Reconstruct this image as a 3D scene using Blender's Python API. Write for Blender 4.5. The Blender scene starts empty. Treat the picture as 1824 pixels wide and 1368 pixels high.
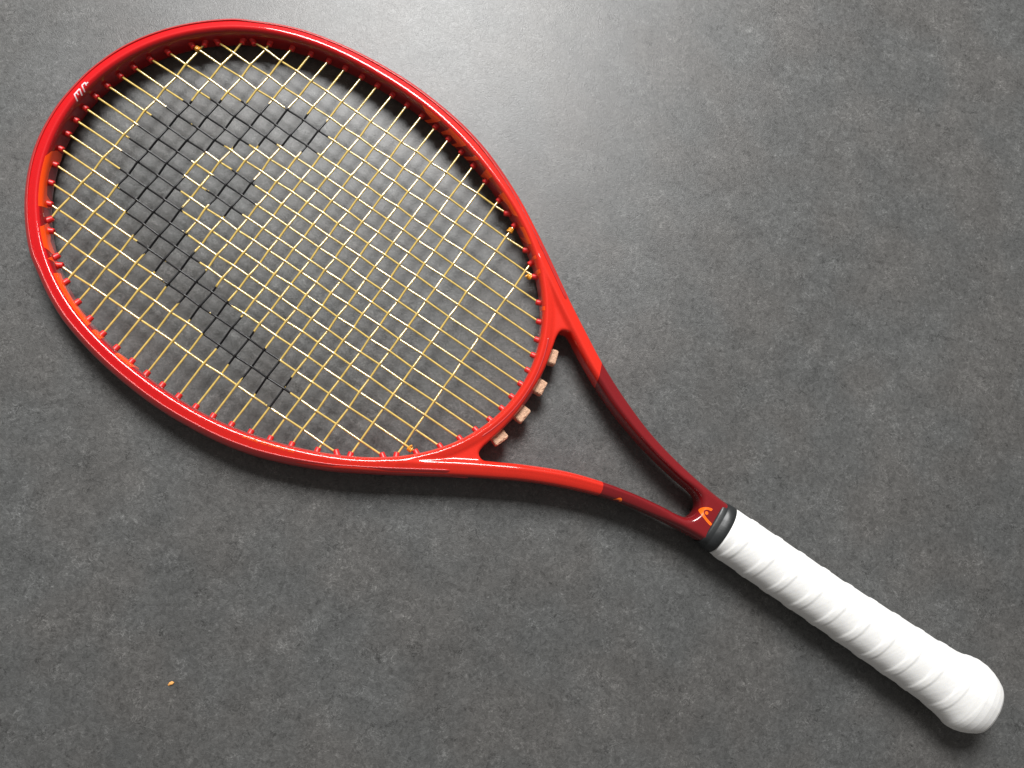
import bpy, bmesh, math, random
import numpy as np
from mathutils import Vector, Matrix, noise
from mathutils.bvhtree import BVHTree
from mathutils.geometry import delaunay_2d_cdt

random.seed(7)
MM = 0.001
scene = bpy.context.scene

# ------------------------------------------------------------------ frames of reference
# Racket frame: u along the racket towards the head tip, v across, w up, in millimetres,
# origin at the centre of the strings.  The racket lies on head tip and butt: the table is tilted TILT to it.
TILT = 0.0083
TIP_U = 171.0
HALF = 10.0
CAM_POS = np.array([-160.939, 101.370, 482.087])
CAM_R = np.array([[-0.82809714, 0.56057357, -0.00351988],
                  [-0.54875588, -0.80932465, 0.20942919],
                  [0.11455174, 0.17535927, 0.97781748]])
zn = np.array([-TILT, 0, 1.0]); zn /= np.linalg.norm(zn)
xn = CAM_R[:, 0] - zn * (CAM_R[:, 0] @ zn); xn /= np.linalg.norm(xn)
yn = np.cross(zn, xn)
TOW = np.array([xn, yn, zn])                      # racket frame -> table (world) rotation
plane_pt = np.array([TIP_U, 0, -HALF])
orig_z = -(TOW @ plane_pt)[2]
ORIG = np.array([0.0, 0.0, orig_z])
def tow(p): return (TOW @ np.asarray(p, float) + ORIG) * MM

# ------------------------------------------------------------------ camera
cd = bpy.data.cameras.new("camera")
cam = bpy.data.objects.new("camera", cd)
scene.collection.objects.link(cam)
scene.camera = cam
cd.sensor_width = 36.0
cd.lens = 1400.0 / 1824.0 * 36.0
cd.clip_start = 0.01
cd.clip_end = 50
cm = TOW @ CAM_R
cp = tow(CAM_POS)
cam.matrix_world = Matrix([[cm[0][0], cm[0][1], cm[0][2], cp[0]], [cm[1][0], cm[1][1], cm[1][2], cp[1]],
                           [cm[2][0], cm[2][1], cm[2][2], cp[2]], [0, 0, 0, 1]])

# ------------------------------------------------------------------ room light
w = bpy.data.worlds.new("World"); scene.world = w; w.use_nodes = True
bg = w.node_tree.nodes["Background"]
bg.inputs[0].default_value = (1.0, 0.955, 0.91, 1)
bg.inputs[1].default_value = 0.18

HOT = tow([50.0, -200.0, -11.5])                   # where the lamp mirrors in the table
vd = HOT - cp; vd = vd / np.linalg.norm(vd)
rd = vd * np.array([1, 1, -1])                    # mirrored direction, up to the lamp
def area_light(name, pos, target, sx, sy, power, col):
    ld = bpy.data.lights.new(name, 'AREA'); ld.shape = 'RECTANGLE'; ld.size = sx; ld.size_y = sy
    ld.energy = power; ld.color = col
    lo = bpy.data.objects.new(name, ld); scene.collection.objects.link(lo)
    lo.location = pos
    lo.rotation_euler = (Vector(target) - Vector(pos)).to_track_quat('-Z', 'Y').to_euler()
    return lo
LP = HOT + rd * 2.3
area_light("ceiling_light", LP, tow([0, 0, 0]), 1.0, 1.0, 112, (1.0, 0.995, 0.985))

scene.view_settings.view_transform = 'Standard'
scene.view_settings.look = 'None'
scene.view_settings.exposure = 0.0
scene.view_settings.gamma = 1.0

# ------------------------------------------------------------------ materials
def mat(name):
    m = bpy.data.materials.new(name); m.use_nodes = True
    nt = m.node_tree
    return m, nt, nt.nodes["Principled BSDF"]
def setp(b, **k):
    for a, v in k.items():
        b.inputs[a.replace('_', ' ')].default_value = v
def simple(name, col, rough, coat=0, spec=.5, var=0.0, vscale=400, bump=0.0, coatr=.03):
    m, nt, b = mat(name)
    setp(b, Base_Color=(*col, 1), Roughness=rough, Coat_Weight=coat, Coat_Roughness=coatr, Specular_IOR_Level=spec)
    if var or bump:
        tc = nt.nodes.new('ShaderNodeTexCoord')
        n = nt.nodes.new('ShaderNodeTexNoise'); n.inputs['Scale'].default_value = vscale; n.inputs['Detail'].default_value = 4
        nt.links.new(tc.outputs['Object'], n.inputs['Vector'])
        if var:
            mr = nt.nodes.new('ShaderNodeMapRange')
            mr.inputs[1].default_value = .3; mr.inputs[2].default_value = .7
            mr.inputs[3].default_value = 1 - var; mr.inputs[4].default_value = 1 + var
            nt.links.new(n.outputs[0], mr.inputs[0])
            mx = nt.nodes.new('ShaderNodeVectorMath'); mx.operation = 'SCALE'
            mx.inputs[0].default_value = col
            nt.links.new(mr.outputs[0], mx.inputs['Scale'])
            nt.links.new(mx.outputs[0], b.inputs['Base Color'])
        if bump:
            bp = nt.nodes.new('ShaderNodeBump'); bp.inputs['Strength'].default_value = 1; bp.inputs['Distance'].default_value = bump
            nt.links.new(n.outputs[0], bp.inputs['Height']); nt.links.new(bp.outputs[0], b.inputs['Normal'])
    return m

M = {}
M['grommet'] = simple('red_nylon', (0.62, 0.018, 0.016), .38, var=.08)
M['yellow'] = simple('yellow_string', (0.68, 0.48, 0.115), .28, coat=1.0, coatr=.11, var=.16, vscale=260)
M['yellow'].node_tree.nodes['Principled BSDF'].inputs['Coat IOR'].default_value = 2.1
M['ink'] = simple('black_ink_on_string', (0.004, 0.004, 0.005), .35, coat=.25, coatr=.15, spec=.25, var=.3, vscale=900)
M['knot'] = simple('amber_string', (0.75, 0.33, 0.03), .25, coat=.6)
M['orange'] = simple('orange_print', (1.0, 0.075, 0.003), .35, coat=.3)
M['logo'] = simple('orange_logo_print', (1.0, 0.16, 0.005), .35, coat=.3)
M['white_print'] = simple('white_print', (0.75, 0.62, 0.66), .35)
M['collar'] = simple('black_rubber', (0.020, 0.022, 0.023), .42, var=.15, vscale=300, bump=.0001)
M['cork'] = simple('cork', (0.62, 0.38, 0.25), .85, var=.30, vscale=1500, bump=.0006)
M['crumb'] = simple('crumb', (0.75, 0.36, 0.10), .8, var=.3, vscale=2000)
M['fleck'] = simple('pale_fleck', (0.55, 0.55, 0.52), .8)
M['bumper'] = simple('red_bumper_plastic', (0.50, 0.022, 0.022), .34, coat=.5, coatr=.16, var=.06, vscale=250)

# painted frame: bright red head, dark red lower shafts (attribute 'dark' is a signed distance in mm)
def paint():
    m, nt, b = mat('frame_lacquer')
    N, Lk = nt.nodes, nt.links
    at = N.new('ShaderNodeAttribute'); at.attribute_name = 'dark'
    gt = N.new('ShaderNodeMapRange'); gt.inputs[1].default_value = -.12; gt.inputs[2].default_value = .12
    Lk.new(at.outputs['Fac'], gt.inputs[0])
    tc = N.new('ShaderNodeTexCoord'); sx = N.new('ShaderNodeSeparateXYZ'); Lk.new(tc.outputs['Object'], sx.inputs[0])
    g = N.new('ShaderNodeMapRange'); g.interpolation_type = 'SMOOTHSTEP'
    g.inputs[1].default_value = .06; g.inputs[2].default_value = -.15
    Lk.new(sx.outputs['X'], g.inputs[0])
    head = N.new('ShaderNodeMix'); head.data_type = 'RGBA'
    head.inputs[6].default_value = (0.58, 0.007, 0.010, 1); head.inputs[7].default_value = (0.66, 0.024, 0.012, 1)
    Lk.new(g.outputs[0], head.inputs[0])
    mx = N.new('ShaderNodeMix'); mx.data_type = 'RGBA'
    Lk.new(gt.outputs[0], mx.inputs[0]); Lk.new(head.outputs[2], mx.inputs[6])
    mx.inputs[7].default_value = (0.19, 0.009, 0.012, 1)
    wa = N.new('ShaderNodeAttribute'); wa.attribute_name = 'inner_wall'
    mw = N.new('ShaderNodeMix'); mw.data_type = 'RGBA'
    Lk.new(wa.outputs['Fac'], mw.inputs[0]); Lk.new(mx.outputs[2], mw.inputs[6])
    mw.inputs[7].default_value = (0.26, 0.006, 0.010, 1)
    # fine metallic flake
    n = N.new('ShaderNodeTexNoise'); n.inputs['Scale'].default_value = 2600; n.inputs['Detail'].default_value = 1
    Lk.new(tc.outputs['Object'], n.inputs['Vector'])
    mr = N.new('ShaderNodeMapRange'); mr.inputs[1].default_value = .3; mr.inputs[2].default_value = .75
    mr.inputs[3].default_value = .88; mr.inputs[4].default_value = 1.16
    Lk.new(n.outputs[0], mr.inputs[0])
    sc = N.new('ShaderNodeVectorMath'); sc.operation = 'SCALE'
    Lk.new(mw.outputs[2], sc.inputs[0]); Lk.new(mr.outputs[0], sc.inputs['Scale'])
    Lk.new(sc.outputs[0], b.inputs['Base Color'])
    setp(b, Roughness=.42, Specular_IOR_Level=.08, Coat_Weight=1.0, Coat_Roughness=.04)
    sm = N.new('ShaderNodeTexNoise'); sm.inputs['Scale'].default_value = 45; sm.inputs['Detail'].default_value = 6; sm.inputs['Roughness'].default_value = .75
    Lk.new(tc.outputs['Object'], sm.inputs['Vector'])
    cr = N.new('ShaderNodeMapRange'); cr.inputs[1].default_value = .4; cr.inputs[2].default_value = .75; cr.inputs[3].default_value = .03; cr.inputs[4].default_value = .14
    Lk.new(sm.outputs[0], cr.inputs[0]); Lk.new(cr.outputs[0], b.inputs['Coat Roughness'])
    return m
M['paint'] = paint()

def grip_mat():
    m, nt, b = mat('white_overgrip')
    N, Lk = nt.nodes, nt.links
    setp(b, Base_Color=(.86, .855, .84, 1), Roughness=.6, Specular_IOR_Level=.35)
    b.inputs['Subsurface Weight'].default_value = .12
    b.inputs['Subsurface Radius'].default_value = (.0015, .0014, .0012)
    tc = N.new('ShaderNodeTexCoord')
    n = N.new('ShaderNodeTexNoise'); n.inputs['Scale'].default_value = 90; n.inputs['Detail'].default_value = 3
    Lk.new(tc.outputs['Object'], n.inputs['Vector'])
    bp = N.new('ShaderNodeBump'); bp.inputs['Distance'].default_value = .0006; bp.inputs['Strength'].default_value = .5
    Lk.new(n.outputs[0], bp.inputs['Height']); Lk.new(bp.outputs[0], b.inputs['Normal'])
    return m
M['grip'] = grip_mat()

def table_mat():
    m, nt, b = mat('slate_grey_laminate')
    N, Lk = nt.nodes, nt.links
    tc = N.new('ShaderNodeTexCoord')
    def nz(scale, detail, rough=.5, dist=0., vec=None):
        n = N.new('ShaderNodeTexNoise'); n.inputs['Scale'].default_value = scale; n.inputs['Detail'].default_value = detail
        n.inputs['Roughness'].default_value = rough; n.inputs['Distortion'].default_value = dist
        Lk.new(vec or tc.outputs['Object'], n.inputs['Vector']); return n
    def mr(src, a, c, lo, hi, smooth=False):
        r = N.new('ShaderNodeMapRange'); r.inputs[1].default_value = a; r.inputs[2].default_value = c
        r.inputs[3].default_value = lo; r.inputs[4].default_value = hi
        if smooth: r.interpolation_type = 'SMOOTHSTEP'
        Lk.new(src, r.inputs[0]); return r.outputs[0]
    def mul(a, c):
        x = N.new('ShaderNodeMath'); x.operation = 'MULTIPLY'; Lk.new(a, x.inputs[0]); Lk.new(c, x.inputs[1]); return x.outputs[0]
    big = nz(7, 3, .55); mid = nz(38, 5, .62, .6); fine = nz(330, 5, .7, 1.2); grain = nz(1500, 2, .6)
    stretch = N.new('ShaderNodeMapping'); stretch.inputs['Scale'].default_value = (1, 2.2, 1); stretch.inputs['Rotation'].default_value = (0, 0, .5)
    Lk.new(tc.outputs['Object'], stretch.inputs['Vector'])
    fl = nz(170, 4, .65, 2.5, stretch.outputs[0])          # curly pale wisps
    dk = nz(120, 4, .7, 2.0)
    wis = mr(fl.outputs[0], .56, .74, 0, 1, True)
    mask = mr(mid.outputs[0], .42, .62, .15, 1, True)
    val = mul(mr(big.outputs[0], .3, .7, .92, 1.08), mr(mid.outputs[0], .3, .7, .90, 1.10))
    val = mul(val, mr(fine.outputs[0], .3, .7, .66, 1.36))
    val = mul(val, mr(grain.outputs[0], .3, .7, .90, 1.10))
    wm = mul(wis, mask)
    val = mul(val, mr(wm, 0, 1, 1, 1.9))
    val = mul(val, mr(dk.outputs[0], .60, .74, 1, .55, True))
    def curls(scale, seed, width, mscale):
        mp = N.new('ShaderNodeMapping'); mp.inputs['Location'].default_value = (seed, seed * .7, 0)
        Lk.new(tc.outputs['Object'], mp.inputs['Vector'])
        c = nz(scale, 3, .6, 1.6, mp.outputs[0])
        sb = N.new('ShaderNodeMath'); sb.operation = 'SUBTRACT'; sb.inputs[1].default_value = .5; Lk.new(c.outputs[0], sb.inputs[0])
        ab_ = N.new('ShaderNodeMath'); ab_.operation = 'ABSOLUTE'; Lk.new(sb.outputs[0], ab_.inputs[0])
        line = mr(ab_.outputs[0], 0, width, 1, 0, True)
        mk = nz(mscale, 4, .7, .5, mp.outputs[0])
        return mul(line, mr(mk.outputs[0], .50, .64, 0, 1, True))
    val = mul(val, mr(curls(150, 3.1, .035, 60), 0, 1, 1, 1.75))
    val = mul(val, mr(curls(260, 7.7, .05, 90), 0, 1, 1, 1.45))
    val = mul(val, mr(curls(170, 5.3, .04, 70), 0, 1, 1, .48))
    # slight hue drift between warm and cool patches
    hue = nz(16, 2)
    hm = N.new('ShaderNodeMix'); hm.data_type = 'RGBA'
    Lk.new(mr(hue.outputs[0], .35, .65, 0, 1, True), hm.inputs[0])
    hm.inputs[6].default_value = (.084, .082, .079, 1); hm.inputs[7].default_value = (.080, .0815, .0805, 1)
    sc = N.new('ShaderNodeVectorMath'); sc.operation = 'SCALE'
    Lk.new(hm.outputs[2], sc.inputs[0]); Lk.new(val, sc.inputs['Scale'])
    Lk.new(sc.outputs[0], b.inputs['Base Color'])
    setp(b, Roughness=.46, Specular_IOR_Level=.48)
    Lk.new(mr(fine.outputs[0], .3, .7, .33, .43), b.inputs['Roughness'])
    bp = N.new('ShaderNodeBump'); bp.inputs['Distance'].default_value = .00012; bp.inputs['Strength'].default_value = 1
    ad = N.new('ShaderNodeMath'); ad.operation = 'ADD'
    Lk.new(fine.outputs[0], ad.inputs[0]); Lk.new(grain.outputs[0], ad.inputs[1])
    Lk.new(ad.outputs[0], bp.inputs['Height']); Lk.new(bp.outputs[0], b.inputs['Normal'])
    return m
M['table'] = table_mat()

# ------------------------------------------------------------------ object helpers
def link_mesh(name, verts, faces, m, parent=None, smooth=True, mats=None, face_mats=None):
    me = bpy.data.meshes.new(name)
    me.from_pydata([tuple(v) for v in verts], [], [tuple(f) for f in faces])
    for x in (mats or [m]): me.materials.append(x)
    if face_mats is not None: me.polygons.foreach_set('material_index', np.asarray(face_mats, dtype=np.int32))
    me.polygons.foreach_set('use_smooth', [smooth] * len(me.polygons))
    me.update()
    o = bpy.data.objects.new(name, me); scene.collection.objects.link(o)
    if parent: o.parent = parent
    return o
def fix_normals(o):
    bm = bmesh.new(); bm.from_mesh(o.data); bmesh.ops.recalc_face_normals(bm, faces=bm.faces); bm.to_mesh(o.data); bm.free()

def catmull(pts, n, closed=False):
    P = np.array(pts, float); out = []
    m = len(P); rng = range(m) if closed else range(m - 1)
    for i in rng:
        if closed: a, b, c, d = P[(i - 1) % m], P[i], P[(i + 1) % m], P[(i + 2) % m]
        else:
            b, c = P[i], P[i + 1]
            a = P[i - 1] if i > 0 else 2 * b - c
            d = P[i + 2] if i + 2 < m else 2 * c - b
        for t in np.linspace(0, 1, n, endpoint=False):
            out.append(.5 * ((2 * b) + (-a + c) * t + (2 * a - 5 * b + 4 * c - d) * t * t + (-a + 3 * b - 3 * c + d) * t ** 3))
    if not closed: out.append(P[-1])
    return np.array(out)

# ------------------------------------------------------------------ the table top
tb = tow([-80, -20, -12])
TW = .9
link = [(tb[0] - 1.1, tb[1] - TW, 0), (tb[0] + 1.1, tb[1] - TW, 0), (tb[0] + 1.1, tb[1] + TW, 0), (tb[0] - 1.1, tb[1] + TW, 0)]
tv = link + [(x, y, -.038) for x, y, _ in link]
tf = [(0, 1, 2, 3), (7, 6, 5, 4), (0, 4, 5, 1), (1, 5, 6, 2), (2, 6, 7, 3), (3, 7, 4, 0)]
table = link_mesh('tabletop', tv, tf, M['table'], smooth=False)
table['kind'] = 'structure'
table['label'] = 'dark grey slate-look laminate surface under the racket'

# ------------------------------------------------------------------ racket root
root = bpy.data.objects.new('tennis_racket', None)
scene.collection.objects.link(root)
root.empty_display_size = .05
o3 = ORIG * MM
root.matrix_world = Matrix([[TOW[0][0], TOW[0][1], TOW[0][2], o3[0]], [TOW[1][0], TOW[1][1], TOW[1][2], o3[1]],
                            [TOW[2][0], TOW[2][1], TOW[2][2], o3[2]], [0, 0, 0, 1]])
root['label'] = 'red tennis racket with yellow strings, black stencilled logo and white overgrip lying on grey surface'
root['category'] = 'tennis racket'

# ------------------------------------------------------------------ plan curves of the frame
RC = np.array([137.17, 0.864, 21.678, -2.428, 1.603, -0.803, 0.011, 0.211])
KK = np.arange(len(RC))
def ring(t, off=0.0):
    """curve through the grommets, pushed outwards by off (mm)"""
    t = np.atleast_1d(np.asarray(t, float))
    rr = np.cos(np.outer(t, KK)) @ RC
    dr = (-np.sin(np.outer(t, KK)) * KK) @ RC
    tx = dr * np.cos(t) - rr * np.sin(t); ty = dr * np.sin(t) + rr * np.cos(t)
    L = np.hypot(tx, ty)
    return np.c_[rr * np.cos(t) + off * ty / L, rr * np.sin(t) - off * tx / L]
def ring_n(t):
    a, b = ring(t, 0.)[0], ring(t, 1.)[0]
    return b - a
OUTER = [(170.6, 0), (169.2, 20), (163.6, 42), (153.5, 62.5), (139.8, 81), (123.3, 97), (109.2, 105.8), (94, 113.9), (77, 120.4),
         (52, 126.2), (27, 129.3), (0, 130.1), (-29, 127.6), (-51, 123.2), (-71, 116.6), (-95, 106.0), (-113, 96.0), (-129, 86.4),
         (-146, 75.8), (-161, 66.5), (-180, 55.4), (-199, 44.8), (-219, 35.4), (-240, 27.2), (-256, 22.4), (-273, 18.8), (-289, 16.4),
         (-306, 14.7), (-318, 14.5)]
full = [(u, -v) for u, v in OUTER[:0:-1]] + OUTER
oc = catmull(full, 30)                                       # from v<0 handle side, round the tip, to v>0 handle side
HOLE = [(-172.4, 0), (-172.1, 12), (-170.5, 24), (-167.6, 36), (-166.2, 42), (-166.6, 46.5), (-170.5, 48.2), (-176, 45.6),
        (-192.5, 36.6), (-215, 26.0), (-236, 18.8), (-256, 13.8), (-276, 10.3), (-288, 8.9), (-294, 7.2), (-297, 3.6), (-297.8, 0)]
hfull = HOLE + [(u, -v) for u, v in HOLE[-2:0:-1]]
hc = catmull(hfull, 24, closed=True)
ic = ring(np.linspace(-math.pi, math.pi, 2200, endpoint=False), 2.0)

H = 0.62
U0, U1, V0, V1 = -316.0, 175.0, -135.5, 135.5
us = np.arange(U0, U1, H); vs = np.arange(V0, V1, H)
UU, VV = np.meshgrid(us, vs, indexing='ij')
GP = np.c_[UU.ravel(), VV.ravel()].astype(np.float32)

def curve_sd(curve, closed=True, signed=True):
    """distance of grid points to a dense polyline (nearest sample, refined by its tangent)"""
    c = np.asarray(curve, np.float32); n = len(c)
    if closed: tg = np.roll(c, -1, 0) - np.roll(c, 1, 0)
    else: tg = np.gradient(c, axis=0)
    tg /= np.maximum(np.hypot(tg[:, 0], tg[:, 1]), 1e-9)[:, None]
    c2 = (c ** 2).sum(1)
    # coarse pass on every 8th sample then local refinement
    idx = np.empty(len(GP), np.int64)
    st = 8; cc = c[::st]; cc2 = c2[::st]
    for i in range(0, len(GP), 30000):
        d = cc2[None, :] - 2 * GP[i:i + 30000] @ cc.T
        idx[i:i + 30000] = d.argmin(1) * st
    best = np.full(len(GP), 1e18, np.float32); bi = idx.copy()
    for k in range(-st, st + 1):
        j = (idx + k) % n if closed else np.clip(idx + k, 0, n - 1)
        d = ((GP - c[j]) ** 2).sum(1)
        m_ = d < best; best[m_] = d[m_]; bi[m_] = j[m_]
    rel = GP - c[bi]
    nr = rel[:, 0] * tg[bi, 1] - rel[:, 1] * tg[bi, 0]        # signed by side (right of travel positive)
    al = rel[:, 0] * tg[bi, 0] + rel[:, 1] * tg[bi, 1]
    if not closed:
        end = (bi == 0) | (bi == n - 1)
        nr = np.where(end & (np.abs(al) > .01), np.sign(nr) * np.sqrt(nr ** 2 + al ** 2), nr)
    return nr.reshape(UU.shape).astype(np.float64)

d_in = curve_sd(ic)                                           # ccw: outside (right of travel) positive
if d_in[len(us) * 2 // 3, len(vs) // 2] > 0: d_in = -d_in     # head opening negative
ocl = np.vstack([oc, [[-330, 14.5], [-330, -14.5]]])
d_out = curve_sd(oc, closed=False)
if d_out[len(us) * 2 // 3, len(vs) // 2] < 0: d_out = -d_out  # inside outline positive
d_hole = curve_sd(hc)
ih = int((-230 - U0) / H)
if d_hole[ih, len(vs) // 2] > 0: d_hole = -d_hole             # throat opening negative

def smin(a, b, k):
    h = np.clip(.5 + .5 * (b - a) / k, 0, 1); return b * (1 - h) + a * h - k * h * (1 - h)
def smax(a, b, k): return -smin(-a, -b, k)
R2 = smin(smin(d_in, d_hole, .6), d_out, .6)                  # >0 inside the solid, in plan

def prof(x, pts):
    xs_, ys_ = zip(*pts); xx = np.linspace(-8, 40, 1921)
    y = np.interp(xx, xs_, ys_)
    k = np.exp(-np.linspace(-2.2, 2.2, 81) ** 2); k /= k.sum()
    y = np.convolve(np.pad(y, 40, 'edge'), k, 'valid')
    return np.interp(x, xx, y)
# head beam: inner wall, short bevel, sharp ridge, gently sloping top, rounded outside
head_top = prof(d_in, [(-8, 2), (0, 7.6), (1.7, 9.9), (3.0, 9.8), (7.6, 8.6), (9.5, 7.2), (11.5, 3.5), (14, -3), (40, -40)])
# bridge side is slimmer
br_top = prof(d_in, [(-8, 2), (0, 7.6), (1.6, 9.8), (3.0, 9.7), (6.0, 8.3), (8.0, 5.8), (9.0, 3.5), (12, -3), (40, -40)])
bw = np.clip((-UU - 110) / 40, 0, 1); bw = bw * bw * (3 - 2 * bw)
head_top = head_top * (1 - bw) + br_top * bw
# arm beam: measured from the outer outline inwards
arm_top = prof(d_out, [(-8, -4), (0, 4.6), (1.6, 6.9), (3.2, 8.5), (6.8, 10.0), (7.8, 9.9), (9.6, 7.8), (11.0, 5.0), (15, -3), (40, -40)])
ab = np.clip((-UU - 104) / 26, 0, 1); ab = ab * ab * (3 - 2 * ab)
arm_top = arm_top * ab + (-10) * (1 - ab)
# neck: flat slab between throat hole and grip
nk = np.clip((-UU - 272) / 26, 0, 1); nk = nk * nk * (3 - 2 * nk)
neck_top = prof(np.minimum(d_out, d_hole), [(-8, 2), (0, 7.3), (2.2, 9.9), (4, 10.4), (40, 10.5)]) 
web = np.where(UU < -100, 7.6, -10.0)
top = smax(smax(head_top, arm_top, 1.4), web, 2.4)
top = top * (1 - nk) + neck_top * nk
lim = prof(R2, [(-8, -3), (0, 6.6), (1.2, 8.6), (2.2, 9.8), (3.2, 11.5), (40, 60)])
top = smin(top, lim, 1.2)

ws = np.arange(-11.6, 11.7, H)
F = np.empty((len(us), len(vs), len(ws)), np.float32)
d_oh = smin(d_hole, d_out, .6)
def solid(topv, di, do, wz):
    return smax(np.abs(wz) - topv, -smin(di, do - .8 * (wz / 9.0) ** 2, .6), 1.3)
for k, wz in enumerate(ws):
    F[:, :, k] = solid(top, d_in, d_oh, wz)
F[us < -312] = np.maximum(F[us < -312], .2)                                   # close the neck inside the collar

def surface_nets(F, org, h):
    inside = F < 0
    nx, ny, nz = F.shape
    cs = np.zeros((nx - 1, ny - 1, nz - 1), np.int8)
    for a in (0, 1):
        for b in (0, 1):
            for c in (0, 1):
                cs += inside[a:nx - 1 + a, b:ny - 1 + b, c:nz - 1 + c]
    act = (cs > 0) & (cs < 8)
    ids = np.argwhere(act); idm = np.full(act.shape, -1, np.int64); idm[act] = np.arange(len(ids))
    acc = np.zeros((len(ids), 3)); cnt = np.zeros(len(ids))
    I, J, K = ids.T
    for ax in range(3):
        o1, o2 = [a for a in range(3) if a != ax]
        for p in (0, 1):
            for q in (0, 1):
                A = [I, J, K]; A = [x.copy() for x in A]; A[o1] = A[o1] + p; A[o2] = A[o2] + q
                B = [x.copy() for x in A]; B[ax] = B[ax] + 1
                fa = F[A[0], A[1], A[2]]; fb = F[B[0], B[1], B[2]]
                m_ = (fa < 0) != (fb < 0)
                t = np.where(m_, fa / np.where(m_, fa - fb, 1), 0)
                P = np.stack(A, 1).astype(float); P[:, ax] += t
                acc[m_] += P[m_]; cnt[m_] += 1
    V = acc / cnt[:, None] * h + np.array(org)
    quads = []
    for ax in range(3):
        o1, o2 = [(1, 2), (2, 0), (0, 1)][ax]
        sl0 = [slice(None)] * 3; sl1 = [slice(None)] * 3
        sl0[ax] = slice(0, -1); sl1[ax] = slice(1, None)
        a_, b_ = inside[tuple(sl0)], inside[tuple(sl1)]
        e = np.argwhere(a_ != b_)
        e = e[(e[:, o1] > 0) & (e[:, o2] > 0) & (e[:, o1] < F.shape[o1] - 1) & (e[:, o2] < F.shape[o2] - 1)]
        fl = a_[e[:, 0], e[:, 1], e[:, 2]]
        def g(p, q):
            x = e.copy(); x[:, o1] -= p; x[:, o2] -= q
            return idm[x[:, 0], x[:, 1], x[:, 2]]
        Q = np.stack([g(0, 0), g(1, 0), g(1, 1), g(0, 1)], 1)
        Q[~fl] = Q[~fl][:, ::-1]
        quads.append(Q)
    return V, np.vstack(quads)
Vn, Qn = surface_nets(F, (U0, V0, ws[0]), H)

def bil(G, p):
    """Catmull-Rom interpolation of a plan field"""
    x = (p[:, 0] - U0) / H; y = (p[:, 1] - V0) / H
    xi = np.clip(np.floor(x).astype(int), 1, G.shape[0] - 3); yi = np.clip(np.floor(y).astype(int), 1, G.shape[1] - 3)
    fx, fy = x - xi, y - yi
    def wts(t): return [.5 * (-t + 2 * t * t - t ** 3), .5 * (2 - 5 * t * t + 3 * t ** 3), .5 * (t + 4 * t * t - 3 * t ** 3), .5 * (-t * t + t ** 3)]
    wx, wy = wts(fx), wts(fy); r = 0
    for a in range(4):
        for b in range(4):
            r = r + wx[a] * wy[b] * G[xi + a - 1, yi + b - 1]
    return r
def evalF(P): return solid(bil(top, P), bil(d_in, P), bil(d_oh, P), P[:, 2])
def gradF(P, e=.45):
    g = np.empty_like(P)
    for a in range(3):
        A = P.copy(); B = P.copy(); A[:, a] += e; B[:, a] -= e
        g[:, a] = (evalF(A) - evalF(B)) / (2 * e)
    return g
msk = Vn[:, 0] > -310.5
for it in range(3):
    P = Vn[msk]; g = gradF(P); f = evalF(P)
    Vn[msk] = P - g * np.clip(f / np.maximum((g ** 2).sum(1), .2), -.5, .5)[:, None]
Nn = gradF(Vn); Nn /= np.linalg.norm(Nn, axis=1)[:, None]
for it in range(3):                                          # even out the shading normals over the neighbours
    acc = Nn * .5; cnt = np.full(len(Nn), .5)
    for a_, b_ in ((0, 1), (1, 2), (2, 3), (3, 0)):
        for x_, y_ in ((a_, b_), (b_, a_)):
            for ax_ in range(3): acc[:, ax_] += np.bincount(Qn[:, x_], weights=Nn[Qn[:, y_], ax_], minlength=len(Nn)) * .5
            cnt += np.bincount(Qn[:, x_], minlength=len(Nn)) * .5
    Nn = acc / cnt[:, None]; Nn /= np.linalg.norm(Nn, axis=1)[:, None]
frame = link_mesh('frame', Vn * MM, Qn, M['paint'], root)
# paint break: slanted on the far shaft, rounded on the near one
uc_, vc_ = Vn[:, 0], np.clip(Vn[:, 1], -60, 40)
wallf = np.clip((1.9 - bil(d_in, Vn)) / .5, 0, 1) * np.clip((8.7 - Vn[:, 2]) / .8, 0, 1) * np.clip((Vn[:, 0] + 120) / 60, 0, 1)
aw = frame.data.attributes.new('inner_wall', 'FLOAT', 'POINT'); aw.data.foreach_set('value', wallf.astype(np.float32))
dk = np.where(Vn[:, 1] < 0,
              -((Vn[:, 0] + 201.3) + (np.abs(Vn[:, 1]) - 36) * (-.34) + .9 * np.clip(7 - Vn[:, 2], 0, 9) ** 1.0 * .15),
              -((Vn[:, 0] + 240.6) + (np.minimum(Vn[:, 1], 34) - 22) * .42 - .055 * (np.minimum(Vn[:, 1], 34) - 22) ** 2))
at = frame.data.attributes.new('dark', 'FLOAT', 'POINT'); at.data.foreach_set('value', dk.astype(np.float32))
frame.data.normals_split_custom_set_from_vertices([tuple(n) for n in Nn])

bvh = BVHTree.FromPolygons([tuple(v) for v in Vn], [tuple(int(i) for i in q) for q in Qn])

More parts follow.
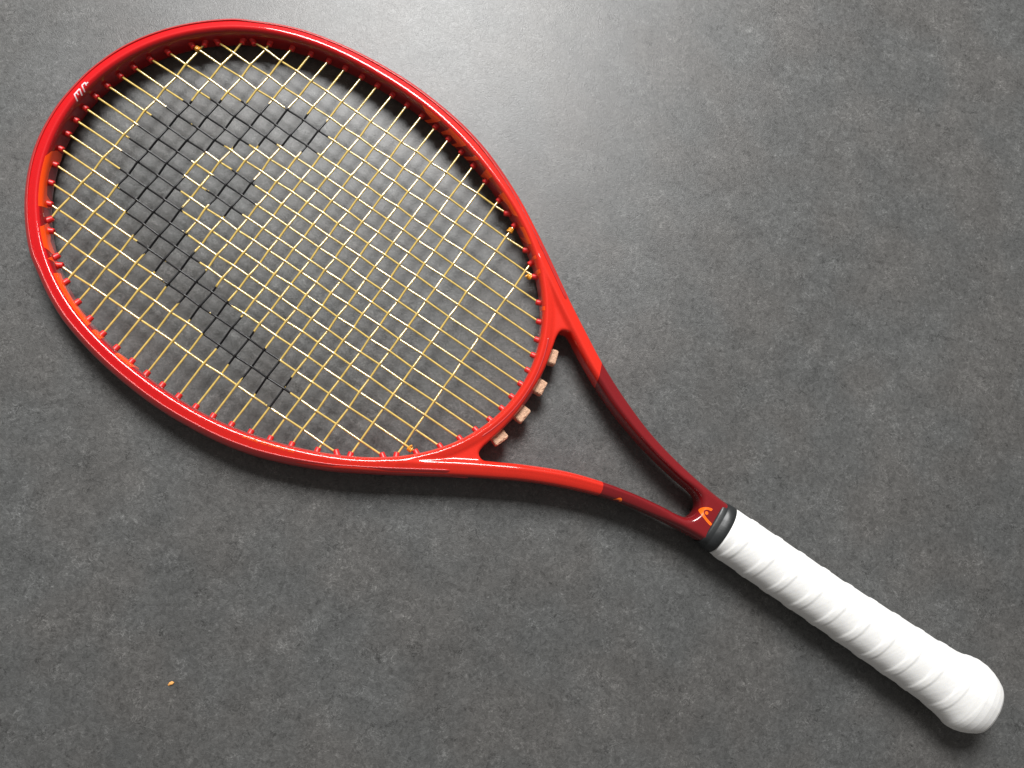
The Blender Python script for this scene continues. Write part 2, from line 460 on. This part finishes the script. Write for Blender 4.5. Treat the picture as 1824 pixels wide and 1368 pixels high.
# ------------------------------------------------------------------ bumper guard strips
def sweep(name, path, nrm, sect, m, parent=root, closed=False, scale=None):
    """path: (n,2) plan points, nrm: outward plan normals, sect: [(a, w)] closed section"""
    n, k = len(path), len(sect); V = []; Fc = []
    for i in range(n):
        s = 1 if scale is None else scale[i]
        for a, wz in sect:
            q = path[i] + nrm[i] * (sect[0][0] * 0 + a)
            V.append((q[0] * MM, q[1] * MM, wz * s * MM))
    for i in range(n if closed else n - 1):
        for j in range(k):
            a, b = i * k + j, i * k + (j + 1) % k
            c, d = ((i + 1) % n) * k + (j + 1) % k, ((i + 1) % n) * k + j
            Fc.append((a, b, c, d))
    if not closed:
        Fc.append(tuple(range(k))); Fc.append(tuple(range((n - 1) * k, n * k))[::-1])
    o = link_mesh(name, V, Fc, m, parent); fix_normals(o)
    return o
def roundsec(pts, n=5):
    return [tuple(p) for p in catmull(pts, n, closed=True)]
tg = np.gradient(oc, axis=0); tg /= np.hypot(*tg.T)[:, None]
on = np.c_[tg[:, 1], -tg[:, 0]]
if on[len(on) // 2] @ oc[len(on) // 2] < 0: on = -on
sel = (oc[:, 0] > -169)
pth, pn = oc[sel], on[sel]
# section relative to the outer outline (0 = silhouette of the body)
sec = [(-3.5, 8.35), (-3.5, 9.15), (-3.0, 9.3), (-1.6, 7.9), (-.35, 6.2), (.35, 3.4), (.5, 0), (.35, -3.4), (-.35, -6.2), (-1.6, -7.9),
       (-3.0, -9.3), (-3.5, -9.15), (-3.5, -8.35), (-2.6, -7), (-1.8, -3), (-1.6, 0), (-1.8, 3), (-2.6, 7)]
def taper_sweep(name, path, nrm, sec, m, ends=14.0, step=2):
    path, nrm = path[::step], nrm[::step]
    d = np.r_[0, np.cumsum(np.hypot(*np.diff(path, axis=0).T))]; L = d[-1]
    V = []; Fc = []; n = len(path); k = len(sec)
    for i in range(n):
        e = min(1, min(d[i], L - d[i]) / ends); e = e * e * (3 - 2 * e)
        s = .22 + .78 * e
        for a, wz in sec:
            q = path[i] + nrm[i] * (a + (1 - e) * .12)
            V.append((q[0] * MM, q[1] * MM, (wz * s - (1 - s) * .5) * MM))
    for i in range(n - 1):
        for j in range(k):
            Fc.append((i * k + j, i * k + (j + 1) % k, (i + 1) * k + (j + 1) % k, (i + 1) * k + j))
    Fc.append(tuple(range(k))); Fc.append(tuple(range((n - 1) * k, n * k))[::-1])
    o = link_mesh(name, V, Fc, m, root); fix_normals(o)
    return o
taper_sweep('bumper_guard', pth, pn, roundsec(sec, 3), M['bumper'])
tb_ = np.linspace(math.radians(180 - 15.2), math.radians(180 + 15.2), 140)
bp_ = ring(tb_, 10.2); bn_ = ring(tb_, 11.2) - bp_
secb = [(-3.7, 8.0), (-3.6, 8.95), (-2.9, 9.0), (-1.3, 7.3), (-.1, 4.8), (.35, 2.4), (.4, 0), (.35, -2.4), (-.1, -4.8), (-1.3, -7.3), (-2.9, -9.0), (-3.6, -8.95), (-3.7, -8.0), (-2.2, -5), (-1.6, 0), (-2.2, 5)]
taper_sweep('throat_grommet_strip', bp_, bn_, roundsec(secb, 3), M['bumper'], ends=9.0, step=1)

# ------------------------------------------------------------------ strings
MAIN_V = [-94.2, -80.4, -68.8, -55.9, -45.4, -34.8, -25.0, -14.9, -5.0, 5.0, 14.7, 24.7, 35.0, 45.0, 55.7, 66.9, 79.8, 93.7]
CROSS_U = [129.4, 111.6, 97.1, 83.8, 71.9, 60.0, 48.3, 36.1, 24.5, 12.9, 1.1, -10.9, -22.5, -34.3, -46.2, -57.9, -70.4, -84.9, -102.6, -125.4]
ARCH = [[25.2, -66.0], [35.7, -77.0], [48.0, -74.2], [59.8, -70.0], [70.6, -66.0], [83.2, -57.5], [91.0, -54.5], [97.1, -49.4], [105.6, -44.0], [115.1, -34.4], [121.0, -24.7], [124.8, -14.8], [126.4, -4.4], [125.5, 5.3], [123.1, 15.4], [117.7, 24.8], [112.3, 33.7], [97.4, 44.2], [83.6, 54.1], [71.5, 59.9], [59.5, 65.2], [48.8, 68.1], [36.8, 72.7], [24.2, 77.3], [14.0, 79.8], [0.9, 82.5], [-10.8, 85.6], [-22.7, 88.9], [-34.8, 91.8], [-46.8, 94.0], [-51.6, 79.1], [-46.7, 72.3], [-34.9, 67.2], [-22.4, 65.2], [-10.4, 61.2], [1.2, 58.3], [14.2, 54.4], [24.9, 51.5], [36.4, 47.0], [44.8, 43.7], [48.9, 40.9], [59.5, 34.4], [70.9, 24.2], [79.0, 15.1], [83.8, 4.7], [86.7, -4.4], [83.4, -14.9], [78.3, -23.9], [71.2, -27.5], [65.3, -34.2], [59.3, -38.2], [58.2, -42.9], [47.6, -46.3], [35.0, -50.6], [28.4, -53.7]]
DOT = [[64.0, -14.5], [59.5, -16.1], [48.0, -17.3], [43.7, -14.3], [37.3, -4.5], [39.2, 4.7], [47.9, 12.3], [59.5, 12.5], [67.3, 4.9], [70.2, -4.3]]
def in_poly(x, y, P):
    c = False; n = len(P)
    for i in range(n):
        x1, y1 = P[i]; x2, y2 = P[(i + 1) % n]
        if (y1 > y) != (y2 > y) and x < (x2 - x1) * (y - y1) / (y2 - y1) + x1: c = not c
    return c
def inked(u, v): return in_poly(u, v, ARCH) or in_poly(u, v, DOT)

RG = ring(np.linspace(-math.pi, math.pi, 7201), 0.0)
def ring_hits_v(v):
    a = RG[:-1, 1] - v; b = RG[1:, 1] - v; k = np.where(a * b <= 0)[0]
    x = sorted(RG[i, 0] for i in k); return x[0], x[-1]
def ring_hits_u(u):
    a = RG[:-1, 0] - u; b = RG[1:, 0] - u; k = np.where(a * b <= 0)[0]
    y = sorted(RG[i, 1] for i in k); return y[0], y[-1]
SR = .67
AMP = .62
def string_mesh(name, is_main, c, i):
    lo, hi = ring_hits_v(c) if is_main else ring_hits_u(c)
    lo -= 1.2; hi += 1.2
    others = CROSS_U[::-1] if is_main else MAIN_V
    idx = list(range(len(others)))[::-1] if is_main else list(range(len(others)))
    rnd = random.Random(i * 31 + (5 if is_main else 0))
    keys = [(lo, 0.0)]
    for x, j in zip(others, idx):
        if lo + 1 < x < hi - 1:
            s = 1 if (i + j) % 2 == 0 else -1
            keys.append((x, s * AMP * (1 if is_main else -1)))
    keys.append((hi, 0.0))
    pts = []
    for (x0, z0), (x1, z1) in zip(keys[:-1], keys[1:]):
        n = max(4, int((x1 - x0) / .9))
        for t in range(n):
            f = t / n; g = f * f * (3 - 2 * f) * .18 + f * .82
            pts.append((x0 + (x1 - x0) * f, z0 + (z1 - z0) * g))
    pts.append((hi, 0))
    # slight unevenness of a hand-strung bed: a few tenths of a millimetre between crossings
    wob = [(x, rnd.uniform(-.28, .28)) for x, _ in keys]; wob[0] = (lo, 0); wob[-1] = (hi, 0)
    wx, wy = zip(*wob)
    K = 10; V = []; Fc = []; fm = []
    uv = []
    for x, z in pts:
        cc = c + float(np.interp(x, wx, wy))
        uv.append((x, cc) if is_main else (cc, x))
        for k in range(K):
            a = 2 * math.pi * k / K
            du, dz = SR * math.cos(a), SR * math.sin(a)
            if is_main: V.append((x * MM, (cc + du) * MM, (z + dz) * MM))
            else: V.append(((cc + du) * MM, x * MM, (z + dz) * MM))
    ragged = rnd.random() * 10
    for s in range(len(pts) - 1):
        um = (uv[s][0] + uv[s + 1][0]) / 2; vm = (uv[s][1] + uv[s + 1][1]) / 2
        for k in range(K):
            a = 2 * math.pi * (k + .5) / K
            # ink reaches round the top two thirds, with worn nicks
            edge = 1.0 * noise.noise(Vector((um * .9, vm * .9, k * 1.7 + ragged)))
            ink = inked(um + edge, vm + edge) and math.sin(a) > -.65 and noise.noise(Vector((um * 1.1, vm * 1.1, k * .8 + 50))) < .8
            Fc.append((s * K + k, s * K + (k + 1) % K, (s + 1) * K + (k + 1) % K, (s + 1) * K + k)); fm.append(1 if ink else 0)
    o = link_mesh(name, V, Fc, None, root, mats=[M['yellow'], M['ink']], face_mats=fm)
    fix_normals(o)
    return o, lo, hi
ends = []
for i, c in enumerate(MAIN_V):
    o, lo, hi = string_mesh('main_string', True, c, i)
    ends += [(lo, c, 'm', i), (hi, c, 'm', i)]
for i, c in enumerate(CROSS_U):
    o, lo, hi = string_mesh('cross_string', False, c, i)
    ends += [(c, lo, 'c', i), (c, hi, 'c', i)]

# ------------------------------------------------------------------ grommets: short nylon tubes poking out of the inner wall
def grommet_mesh():
    prof_ = [(0, 2.3), (1.0, 2.25), (1.5, 1.9), (3.9, 1.8), (4.4, 1.6), (4.65, 1.2), (4.6, .78), (3.6, .7)]
    K = 16; V = []; Fc = []
    for x, r in prof_:
        for k in range(K):
            a = 2 * math.pi * k / K; V.append((-x * MM, r * math.cos(a) * MM, r * math.sin(a) * MM))
    for s in range(len(prof_) - 1):
        for k in range(K):
            Fc.append((s * K + k, s * K + (k + 1) % K, (s + 1) * K + (k + 1) % K, (s + 1) * K + k))
    Fc.append(tuple(range(K)))
    me = bpy.data.meshes.new('grommet'); me.from_pydata(V, [], Fc); me.materials.append(M['grommet'])
    bm = bmesh.new(); bm.from_mesh(me); bmesh.ops.recalc_face_normals(bm, faces=bm.faces); bm.to_mesh(me); bm.free()
    me.polygons.foreach_set('use_smooth', [True] * len(me.polygons)); me.update()
    return me
gm = grommet_mesh()
rg = random.Random(3)
for (u, v, kind, i) in ends:
    th = math.atan2(v, u); n = ring_n(th)
    sdir = np.array([math.copysign(1, u), 0]) if kind == 'm' else np.array([0, math.copysign(1, v)])
    d = n * .62 + sdir * .38; d /= np.hypot(*d)
    # base of the tube on the inner wall along d
    dist = float(np.interp(0, [0], [0]))
    p = np.array([u, v]); base = p + d * 2.6
    g_ = bpy.data.objects.new('grommet', gm); scene.collection.objects.link(g_); g_.parent = root
    g_.location = (base[0] * MM, base[1] * MM, rg.uniform(-.15, .15) * MM)
    g_.rotation_euler = (rg.uniform(0, 6), 0, math.atan2(d[1], d[0]))

# ------------------------------------------------------------------ tie-off knots
def tube(name, pts, r, m, parent=root, K=8):
    P = [Vector(p) for p in pts]; V = []; Fc = []; up = Vector((0, 0, 1))
    for i, p in enumerate(P):
        t = (P[min(i + 1, len(P) - 1)] - P[max(i - 1, 0)]).normalized()
        a = t.cross(up); a = a.normalized() if a.length > 1e-3 else Vector((1, 0, 0))
        b = t.cross(a).normalized()
        rr = r if 0 < i < len(P) - 1 else r * .5
        for k in range(K):
            an = 2 * math.pi * k / K; V.append(tuple((p + a * rr * math.cos(an) + b * rr * math.sin(an)) * MM))
    for s in range(len(P) - 1):
        for k in range(K): Fc.append((s * K + k, s * K + (k + 1) % K, (s + 1) * K + (k + 1) % K, (s + 1) * K + k))
    Fc.append(tuple(range(K))); Fc.append(tuple(range((len(P) - 1) * K, len(P) * K))[::-1])
    o = link_mesh(name, V, Fc, m, parent); fix_normals(o); return o
for (u, v, du, dv, tail) in ((131.6, -68.8, -1, 0, (3, 1.5)), (-102.4, -87.2, 0, 1, (2.5, 2)), (-131.2, -66.8, 1, 0, (2, 5.5)), (-131.4, 67.2, 1, 0, (-2.5, -4))):
    c0 = np.array([u + du * 1.2, v + dv * 1.2]); pts = []
    ax = np.array([du, dv]); ay = np.array([-dv, du])
    for t in np.linspace(0, 2 * math.pi * 2.3, 46):
        q = c0 + ax * (-1.0 + 2.4 * t / 14.4) + ay * 1.35 * math.cos(t)
        pts.append((q[0], q[1], 1.35 * math.sin(t)))
    last = pts[-1]
    for t in (.4, .8, 1.0):
        pts.append((last[0] + tail[0] * .5 * t, last[1] + tail[1] * .5 * t, last[2] + .9 * t))
    tube('tie_off_knot', pts, .62, M['knot'])

# ------------------------------------------------------------------ prints
def cdt(poly, step):
    P = [Vector(p) for p in poly]
    # densify edges
    out = []
    for i in range(len(P)):
        a, b = P[i], P[(i + 1) % len(P)]; n = max(1, int((b - a).length / step))
        out += [a.lerp(b, k / n) for k in range(n)]
    xs = [p.x for p in out]; ys = [p.y for p in out]
    inner = []
    x = min(xs) + step / 2
    while x < max(xs):
        y = min(ys) + step / 2
        while y < max(ys):
            if in_poly(x, y, [(p.x, p.y) for p in out]) and min((Vector((x, y)) - p).length for p in out) > step * .45: inner.append(Vector((x, y)))
            y += step
        x += step
    n = len(out)
    r = delaunay_2d_cdt(out + inner, [], [list(range(n))], 1, 1e-6)
    return r[0], r[2]
def drop(name, polys, m, step=.5, lift=.09, slant=None):
    """flat print on the upper face: plan polygons laid down on the frame"""
    V = []; Fc = []
    for poly in polys:
        vs_, fs = cdt(poly, step); b0 = len(V)
        for q in vs_:
            if slant is None: hit = bvh.ray_cast(Vector((q.x, q.y, 30)), Vector((0, 0, -1)))
            else:
                a = Vector((q.x, q.y, 9.2)); dr = Vector(slant).normalized(); hit = bvh.ray_cast(a - dr * 20, dr)
            if hit[0] is None: hit = bvh.find_nearest(Vector((q.x, q.y, 8)))
            p = hit[0] + Vector(hit[1]) * lift * (1 if hit[1].z > 0 else -1); V.append((p.x * MM, p.y * MM, p.z * MM))
        Fc += [tuple(b0 + k for k in f) for f in fs]
    o = link_mesh(name, V, Fc, m, root)
    for pl in o.data.polygons:
        if pl.normal.z < 0: pl.flip()
    return o
def wall_print(name, poly, m, lift=.1):
    """print on the inner wall; polygon as (angle round the head in degrees, height in mm)"""
    pol = [(math.radians(a) * 135.0, 8.9 if wz >= 7.0 else wz) for a, wz in poly]
    vs_, fs = cdt(pol, 1.1); V = []
    for q in vs_:
        t = q.x / 135.0; a = ring(t, -6.)[0]; n = ring_n(t)
        hit = bvh.ray_cast(Vector((a[0], a[1], q.y)), Vector((n[0], n[1], 0)))
        if hit[0] is None: p = Vector((*ring(t, 1.9)[0], q.y))
        else:
            hn = Vector(hit[1]); hn = hn if hn.dot(Vector((n[0], n[1], 0))) < 0 else -hn
            p = hit[0] + hn * lift
        V.append((p.x * MM, p.y * MM, p.z * MM))
    o = link_mesh(name, V, fs, m, root); return o
WALL = [
 [(-94.4, 7.0), (-95.7, 7.4), (-98.9, 7.4), (-102.2, 7.4), (-99.3, -.5), (-96.6, -8), (-95.4, -7.9), (-98.2, 1.2), (-98.9, 3.6), (-97.3, 4.8)],
 [(-102.8, -3.2), (-105.9, 7.4), (-108, 7.4), (-113.2, 7.4), (-109.7, -3.3), (-107.2, -7.8), (-109.9, 2.9), (-106.9, 4.7), (-103.7, -4.1)],
 [(-112.8, -6.6), (-117.4, 7.4), (-118.9, 7.4), (-114.8, -5.3)],
 [(-121.2, -4.9), (-122.6, 7.4), (-125.2, 7.4), (-124.4, 2.0)],
 [(-129.6, .5), (-130.6, 7.4), (-138.2, 7.4), (-136.5, 5.1), (-133.8, 6.0), (-132.0, 3.5)],
 [(-140.1, 5), (-141.2, 7.4), (-145.8, 7.4), (-143.7, -.1), (-141.4, -5.4), (-143.4, 5.0), (-142, 6.2)],
 [(-148.6, 7.4), (-149.4, 7.4), (-149.0, -1.3), (-148.4, 2.5)],
 [(-151.4, -4.1), (-152.0, 7.4), (-152.9, 7.4), (-152.9, -2.2)],
 [(-159.5, -5.7), (-160.6, 7.4), (-161.5, 7.4), (-161.0, -1.2)],
 [(16.4, 7.4), (14.7, 6.6), (13.5, 1.4), (13.4, -4.3), (14.8, -6.5), (16.0, -3.5), (16.2, 1.2), (17.3, 2), (19.2, 3), (21.6, 2.9), (24.3, 1.6), (24.9, -3.5), (26.9, -3.1), (27.9, 7.4), (22, 7.4)],
 [(32.7, 7.4), (30, -1.7), (32.4, -3), (35.1, .9), (37.2, -1.4), (38.5, -1.3), (38.6, 5.0), (37.6, 7.4)],
 [(39.5, 5), (41.0, 2.2), (42.0, -1.5), (42.0, .5), (41.0, 5), (40.4, 7)],
 [(44.2, 7.4), (43.2, 0), (47.9, 3.6), (51.5, 3.1), (54.8, .8), (57, -4.4), (59.5, 7.4)],
 [(61.1, 7.4), (60.2, 0), (61.5, -4), (63.3, 1), (64.1, 7.4)],
 [(69.6, 7.4), (70.4, -3), (74.6, -5), (76.3, 3.5), (75, 7.4)]]
for pl in WALL: wall_print('orange_letter', pl, M['orange'])

LOGO = [[-304.4, -5.2], [-302.6, -5.0], [-300.6, -4.1], [-299.1, -2.9], [-298.4, -1.5], [-298.5, -.1], [-299.6, 1.1], [-301.0, 2.0], [-303.3, 2.9], [-306.0, 3.7], [-308.3, 4.1], [-308.5, 2.7], [-305.8, 2.0], [-303.2, 1.2], [-301.5, 0.3], [-300.6, -.8], [-300.6, -1.8], [-301.4, -2.8], [-302.8, -3.4], [-304.2, -3.7]]
LOGO = [tuple(p) for p in catmull(LOGO, 4, closed=True)]
LDOT = [(-302.5 + 1.05 * math.cos(a) , -1.1 + 1.05 * math.sin(a)) for a in np.linspace(0, 2 * math.pi, 14, endpoint=False)]
drop('logo_print', [LOGO, LDOT], M['logo'], .6)

# small logo on the outer side of the near shaft
def side_print(name, polys, m, lift=.08):
    V = []; Fc = []
    for poly in polys:
        vs_, fs = cdt(poly, .4); b0 = len(V)
        for q in vs_:
            hit = bvh.ray_cast(Vector((q.x - .35 * (q.y + 6), 60, q.y)), Vector((0, -1, 0)))
            p = (hit[0] if hit[0] is not None else Vector((q.x, 24, q.y))) + Vector((0, lift, lift * .6)); V.append(tuple(p * MM))
        Fc += [tuple(b0 + k for k in f) for f in fs]
    return link_mesh(name, V, Fc, m, root)
sl = [(-248.3 + 2.3 * math.cos(a), 6.2 + 1.6 * math.sin(a) * 1.3) for a in np.linspace(math.pi * 1.15, -.15 * math.pi, 14)]
sl2 = [(-248.3 + 1.3 * math.cos(a), 6.0 + .8 * math.sin(a) * 1.3) for a in np.linspace(-.15 * math.pi, math.pi * 1.15, 14)]
side_print('small_logo_print', [sl + sl2], M['logo'])

# stylised white letters near the head tip, orange small lettering along the near side
def stroke(a, b, w):
    a, b = np.array(a, float), np.array(b, float); d = (b - a) / np.hypot(*(b - a)); n = np.array([-d[1], d[0]]) * w / 2
    return [tuple(a + n), tuple(b + n), tuple(b - n), tuple(a - n)]
def glyphs(text, height):
    """simple stroke letters: x along the line, y up"""
    G = {'M': [((0, 0), (.15, 1)), ((.15, 1), (.65, 1)), ((.4, .2), (.48, 1)), ((.72, .1), (.65, 1))],
         'P': [((0, 0), (.12, 1)), ((.12, 1), (.62, .95)), ((.62, .95), (.5, .5))],
         '1': [((0, 0), (0, 1))], 'A': [((0, 0), (.3, 1)), ((.3, 1), (.6, 0)), ((.12, .4), (.48, .4))],
         'R': [((0, 0), (0, 1)), ((0, 1), (.5, .8)), ((.5, .8), (0, .5)), ((0, .5), (.5, 0))],
         'E': [((0, 0), (0, 1)), ((0, 1), (.5, 1)), ((0, .5), (.4, .5)), ((0, 0), (.5, 0))],
         'G': [((.5, 1), (0, 1)), ((0, 1), (0, 0)), ((0, 0), (.5, 0)), ((.5, 0), (.5, .5))],
         'H': [((0, 0), (0, 1)), ((.5, 0), (.5, 1)), ((0, .5), (.5, .5))],
         'N': [((0, 0), (0, 1)), ((0, 1), (.5, 0)), ((.5, 0), (.5, 1))],
         '3': [((0, 1), (.5, 1)), ((.5, 1), (.5, 0)), ((0, .5), (.5, .5)), ((0, 0), (.5, 0))],
         '6': [((.5, 1), (0, 1)), ((0, 1), (0, 0)), ((0, 0), (.5, 0)), ((.5, 0), (.5, .5)), ((.5, .5), (0, .5))],
         '0': [((0, 0), (0, 1)), ((0, 1), (.5, 1)), ((.5, 1), (.5, 0)), ((.5, 0), (0, 0))]}
    out = []; x = 0
    for ch in text:
        if ch in G:
            for a, b in G[ch]: out.append(((x + a[0] * height, a[1] * height), (x + b[0] * height, b[1] * height)))
        x += .78 * height
    return out, x
def ring_text(name, text, height, t0, sgn, off0, m, lw):
    """text laid along the head, baseline at offset off0 from the grommet curve, growing outwards if sgn_y>0"""
    gl, L = glyphs(text, height); polys = []
    for a, b in gl:
        q = []
        for (x, y) in (a, b):
            t = t0 + sgn * x / np.hypot(*ring(t0)[0]); q.append(ring(t, off0 + y)[0])
        if np.hypot(*(q[1] - q[0])) > .05: polys.append(stroke(q[0], q[1], lw))
    return drop(name, polys, m, .5, .08)
MPS = [[[163.89, 3.53], [159.58, 6.04]], [[163.9, 3.75], [163.93, -1.2]], [[163.75, 1.77], [161.81, 2.36]], [[163.93, -1.2], [159.85, 1.48]], [[164.24, -3.88], [160.04, -1.28]], [[164.24, -3.88], [164.01, -6.57]], [[164.01, -6.57], [162.09, -5.33]], [[162.81, -6.23], [162.74, -7.75]]]
drop('white_lettering', [stroke(a, b, .75) for a, b in MPS], M['white_print'], .5, .1, slant=(.56, -.165, -.8))
ring_text('small_orange_lettering', 'GRAPHENE 360 GRAPHENE 360', 1.5, math.radians(112), 1, 4.2, M['logo'], .2)

# ------------------------------------------------------------------ cork pads wedged on the outside of the throat bridge
def cork(u, v, ang, L, Wd, Ht, w0, seed):
    bm = bmesh.new(); bmesh.ops.create_cube(bm, size=1)
    for x in bm.verts: x.co = Vector((x.co.x * L, x.co.y * Wd, x.co.z * Ht))
    bmesh.ops.bevel(bm, geom=bm.edges[:] + bm.verts[:], offset=1.5, segments=3, affect='EDGES', profile=.6)
    bmesh.ops.subdivide_edges(bm, edges=bm.edges[:], cuts=3, use_grid_fill=True)
    for x in bm.verts:
        n = noise.noise_vector(x.co * .9 + Vector((seed * 9, 0, 0))) * .35 + noise.noise_vector(x.co * 2.5 + Vector((seed * 5, 3, 0))) * .14
        x.co = (x.co + n) * MM
    me = bpy.data.meshes.new('cork_pad'); bm.to_mesh(me); bm.free(); me.materials.append(M['cork'])
    o = bpy.data.objects.new('cork_pad', me); scene.collection.objects.link(o); o.parent = root
    o.location = (u * MM, v * MM, w0 * MM); o.rotation_euler = (0, 0, ang)
    return o
for k, (u, v, a, L) in enumerate(((-170.6, -30.8, -17, 9.8), (-174.8, -10.2, -6, 9.4), (-174.9, 10.6, 5, 10.2), (-171.3, 30.8, 20, 9.8))):
    cork(u, v, math.radians(90 - a), L, 6.4, 8.0, -1.0, k)

# ------------------------------------------------------------------ handle
def loft(name, secs, m, K=96, cap=(True, True)):
    """secs: list of functions/arrays of (u, [(v,w)...])"""
    V = []; Fc = []
    for pts in secs: V += [tuple(np.array(p) * MM) for p in pts]
    n = len(secs)
    for i in range(n - 1):
        for j in range(K):
            Fc.append((i * K + j, i * K + (j + 1) % K, (i + 1) * K + (j + 1) % K, (i + 1) * K + j))
    if cap[0]: Fc.append(tuple(range(K)))
    if cap[1]: Fc.append(tuple(range((n - 1) * K, n * K))[::-1])
    o = link_mesh(name, V, Fc, m, root); fix_normals(o); return o
def octo(hv, hw, K, soft=7.0, cham=1.42):
    """rounded octagon section: half widths hv, hw"""
    out = []
    for k in range(K):
        a = 2 * math.pi * k / K; c, s = math.cos(a), math.sin(a)
        e = soft
        d = (abs(c / hv) ** e + abs(s / hw) ** e + abs((abs(c) / hv + abs(s) / hw) / cham) ** e) ** (-1 / e)
        out.append((d * c, d * s, a))
    return out
# black rubber collar
K = 96; secs = []
for u, hv, hw in [(-308.8, 12.6, 9.0), (-308.8, 14.6, 10.8), (-309.2, 15.1, 11.4), (-310.2, 15.3, 11.7), (-312.4, 15.5, 12.1), (-313.0, 15.45, 12.1), (-313.6, 15.9, 12.7),
                  (-316.5, 16.3, 13.3), (-319, 16.5, 13.8), (-319.7, 15.6, 13.0), (-320.2, 13.5, 11.0), (-326, 12, 10)]:
    secs.append([(u, x + .4, y) for x, y, a in octo(hv, hw, K, 8, 1.75 + .33 * max(-1, (u + 309) / 11))])
loft('rubber_collar', secs, M['collar'], K)
# white overgrip, wound in a spiral with doubled, slightly wrinkled laps
K = 150; secs = []; PITCH = 17.6
us_ = list(np.arange(-319.4, -505.0, -.45)) + list(np.linspace(-505, -521.6, 60))
for i, u in enumerate(us_):
    t = -u
    hv = np.interp(t, [319, 346, 400, 448, 470, 485, 493, 499.5, 505, 510, 514, 518, 520.2, 521.2, 521.6], [16.4, 16.9, 17.2, 18.5, 19.1, 20.1, 21.7, 23.5, 23.3, 22.0, 20.3, 18.1, 16.4, 13.0, 5])
    hw = np.interp(t, [319, 346, 400, 448, 470, 485, 493, 499.5, 505, 510, 514, 518, 520.2, 521.2, 521.6], [14.4, 14.8, 15.0, 15.2, 15.3, 15.4, 15.7, 15.9, 15.7, 14.9, 13.6, 11.8, 9.8, 7.6, 3.5])
    vc = np.interp(t, [320, 400, 450, 522], [.3, .6, .2, -.4])
    row = []
    edge = min(1, max(0, (t - 319.4) / 1.0)) 
    fade = 1 - 1.0 * min(1, max(0, (t - 496) / 10))
    for x, y, a in octo(hv, hw, K, 6.5):
        ph = ((t - 323) / PITCH + .09 * noise.noise(Vector((t * .05, 0, 7))) - a / (2 * math.pi) * 1.0 + .02 * noise.noise(Vector((t * .04, a * .8, 3)))) % 1.0
        lap = .38 * (min(1, ph / .08) if ph < .27 else max(0, 1 - (ph - .27) / .09))
        swell = .10 * math.sin(2 * math.pi * (ph - .15))
        wr = .16 * noise.noise(Vector((t * .16 + a * 1.1, a * 1.2 - t * .05, 1.0))) + .10 * noise.noise(Vector((t * .5 - a * 1.4 * 2.8, a * .9, 4.0)))
        d = (lap + swell + wr * .4) * fade - (1 - edge) * .5
        r = math.hypot(x, y); f = (r + d) / r
        row.append((u, x * f + vc, y * f))
    secs.append(row)
loft('overgrip', [[(secs[0][0][0], p[1] * .8, p[2] * .8) for p in secs[0]]] + secs, M['grip'], K)

# ------------------------------------------------------------------ small loose bits on the surface
def speck(name, u, v, size, h, m, seed):
    c = tow([u, v, -10 - (171 - u) * TILT]); bm = bmesh.new()
    bmesh.ops.create_icosphere(bm, subdivisions=2, radius=1)
    for x in bm.verts:
        n = 1 + .45 * noise.noise(x.co * 1.3 + Vector((seed, 0, 0)))
        x.co = Vector((x.co.x * size[0] * n, x.co.y * size[1] * n, x.co.z * h * n)) * MM
    me = bpy.data.meshes.new(name); bm.to_mesh(me); bm.free(); me.materials.append(m)
    o = bpy.data.objects.new(name, me); scene.collection.objects.link(o)
    o.location = (c[0], c[1], h * MM * .7); o.rotation_euler = (0, 0, .5)
    return o
o = speck('crumb', -93.5, 253.6, (1.7, .95), .6, M['crumb'], 2)
o['label'] = 'tiny orange-brown crumb lying alone on the grey surface below the racket head'; o['category'] = 'crumb'
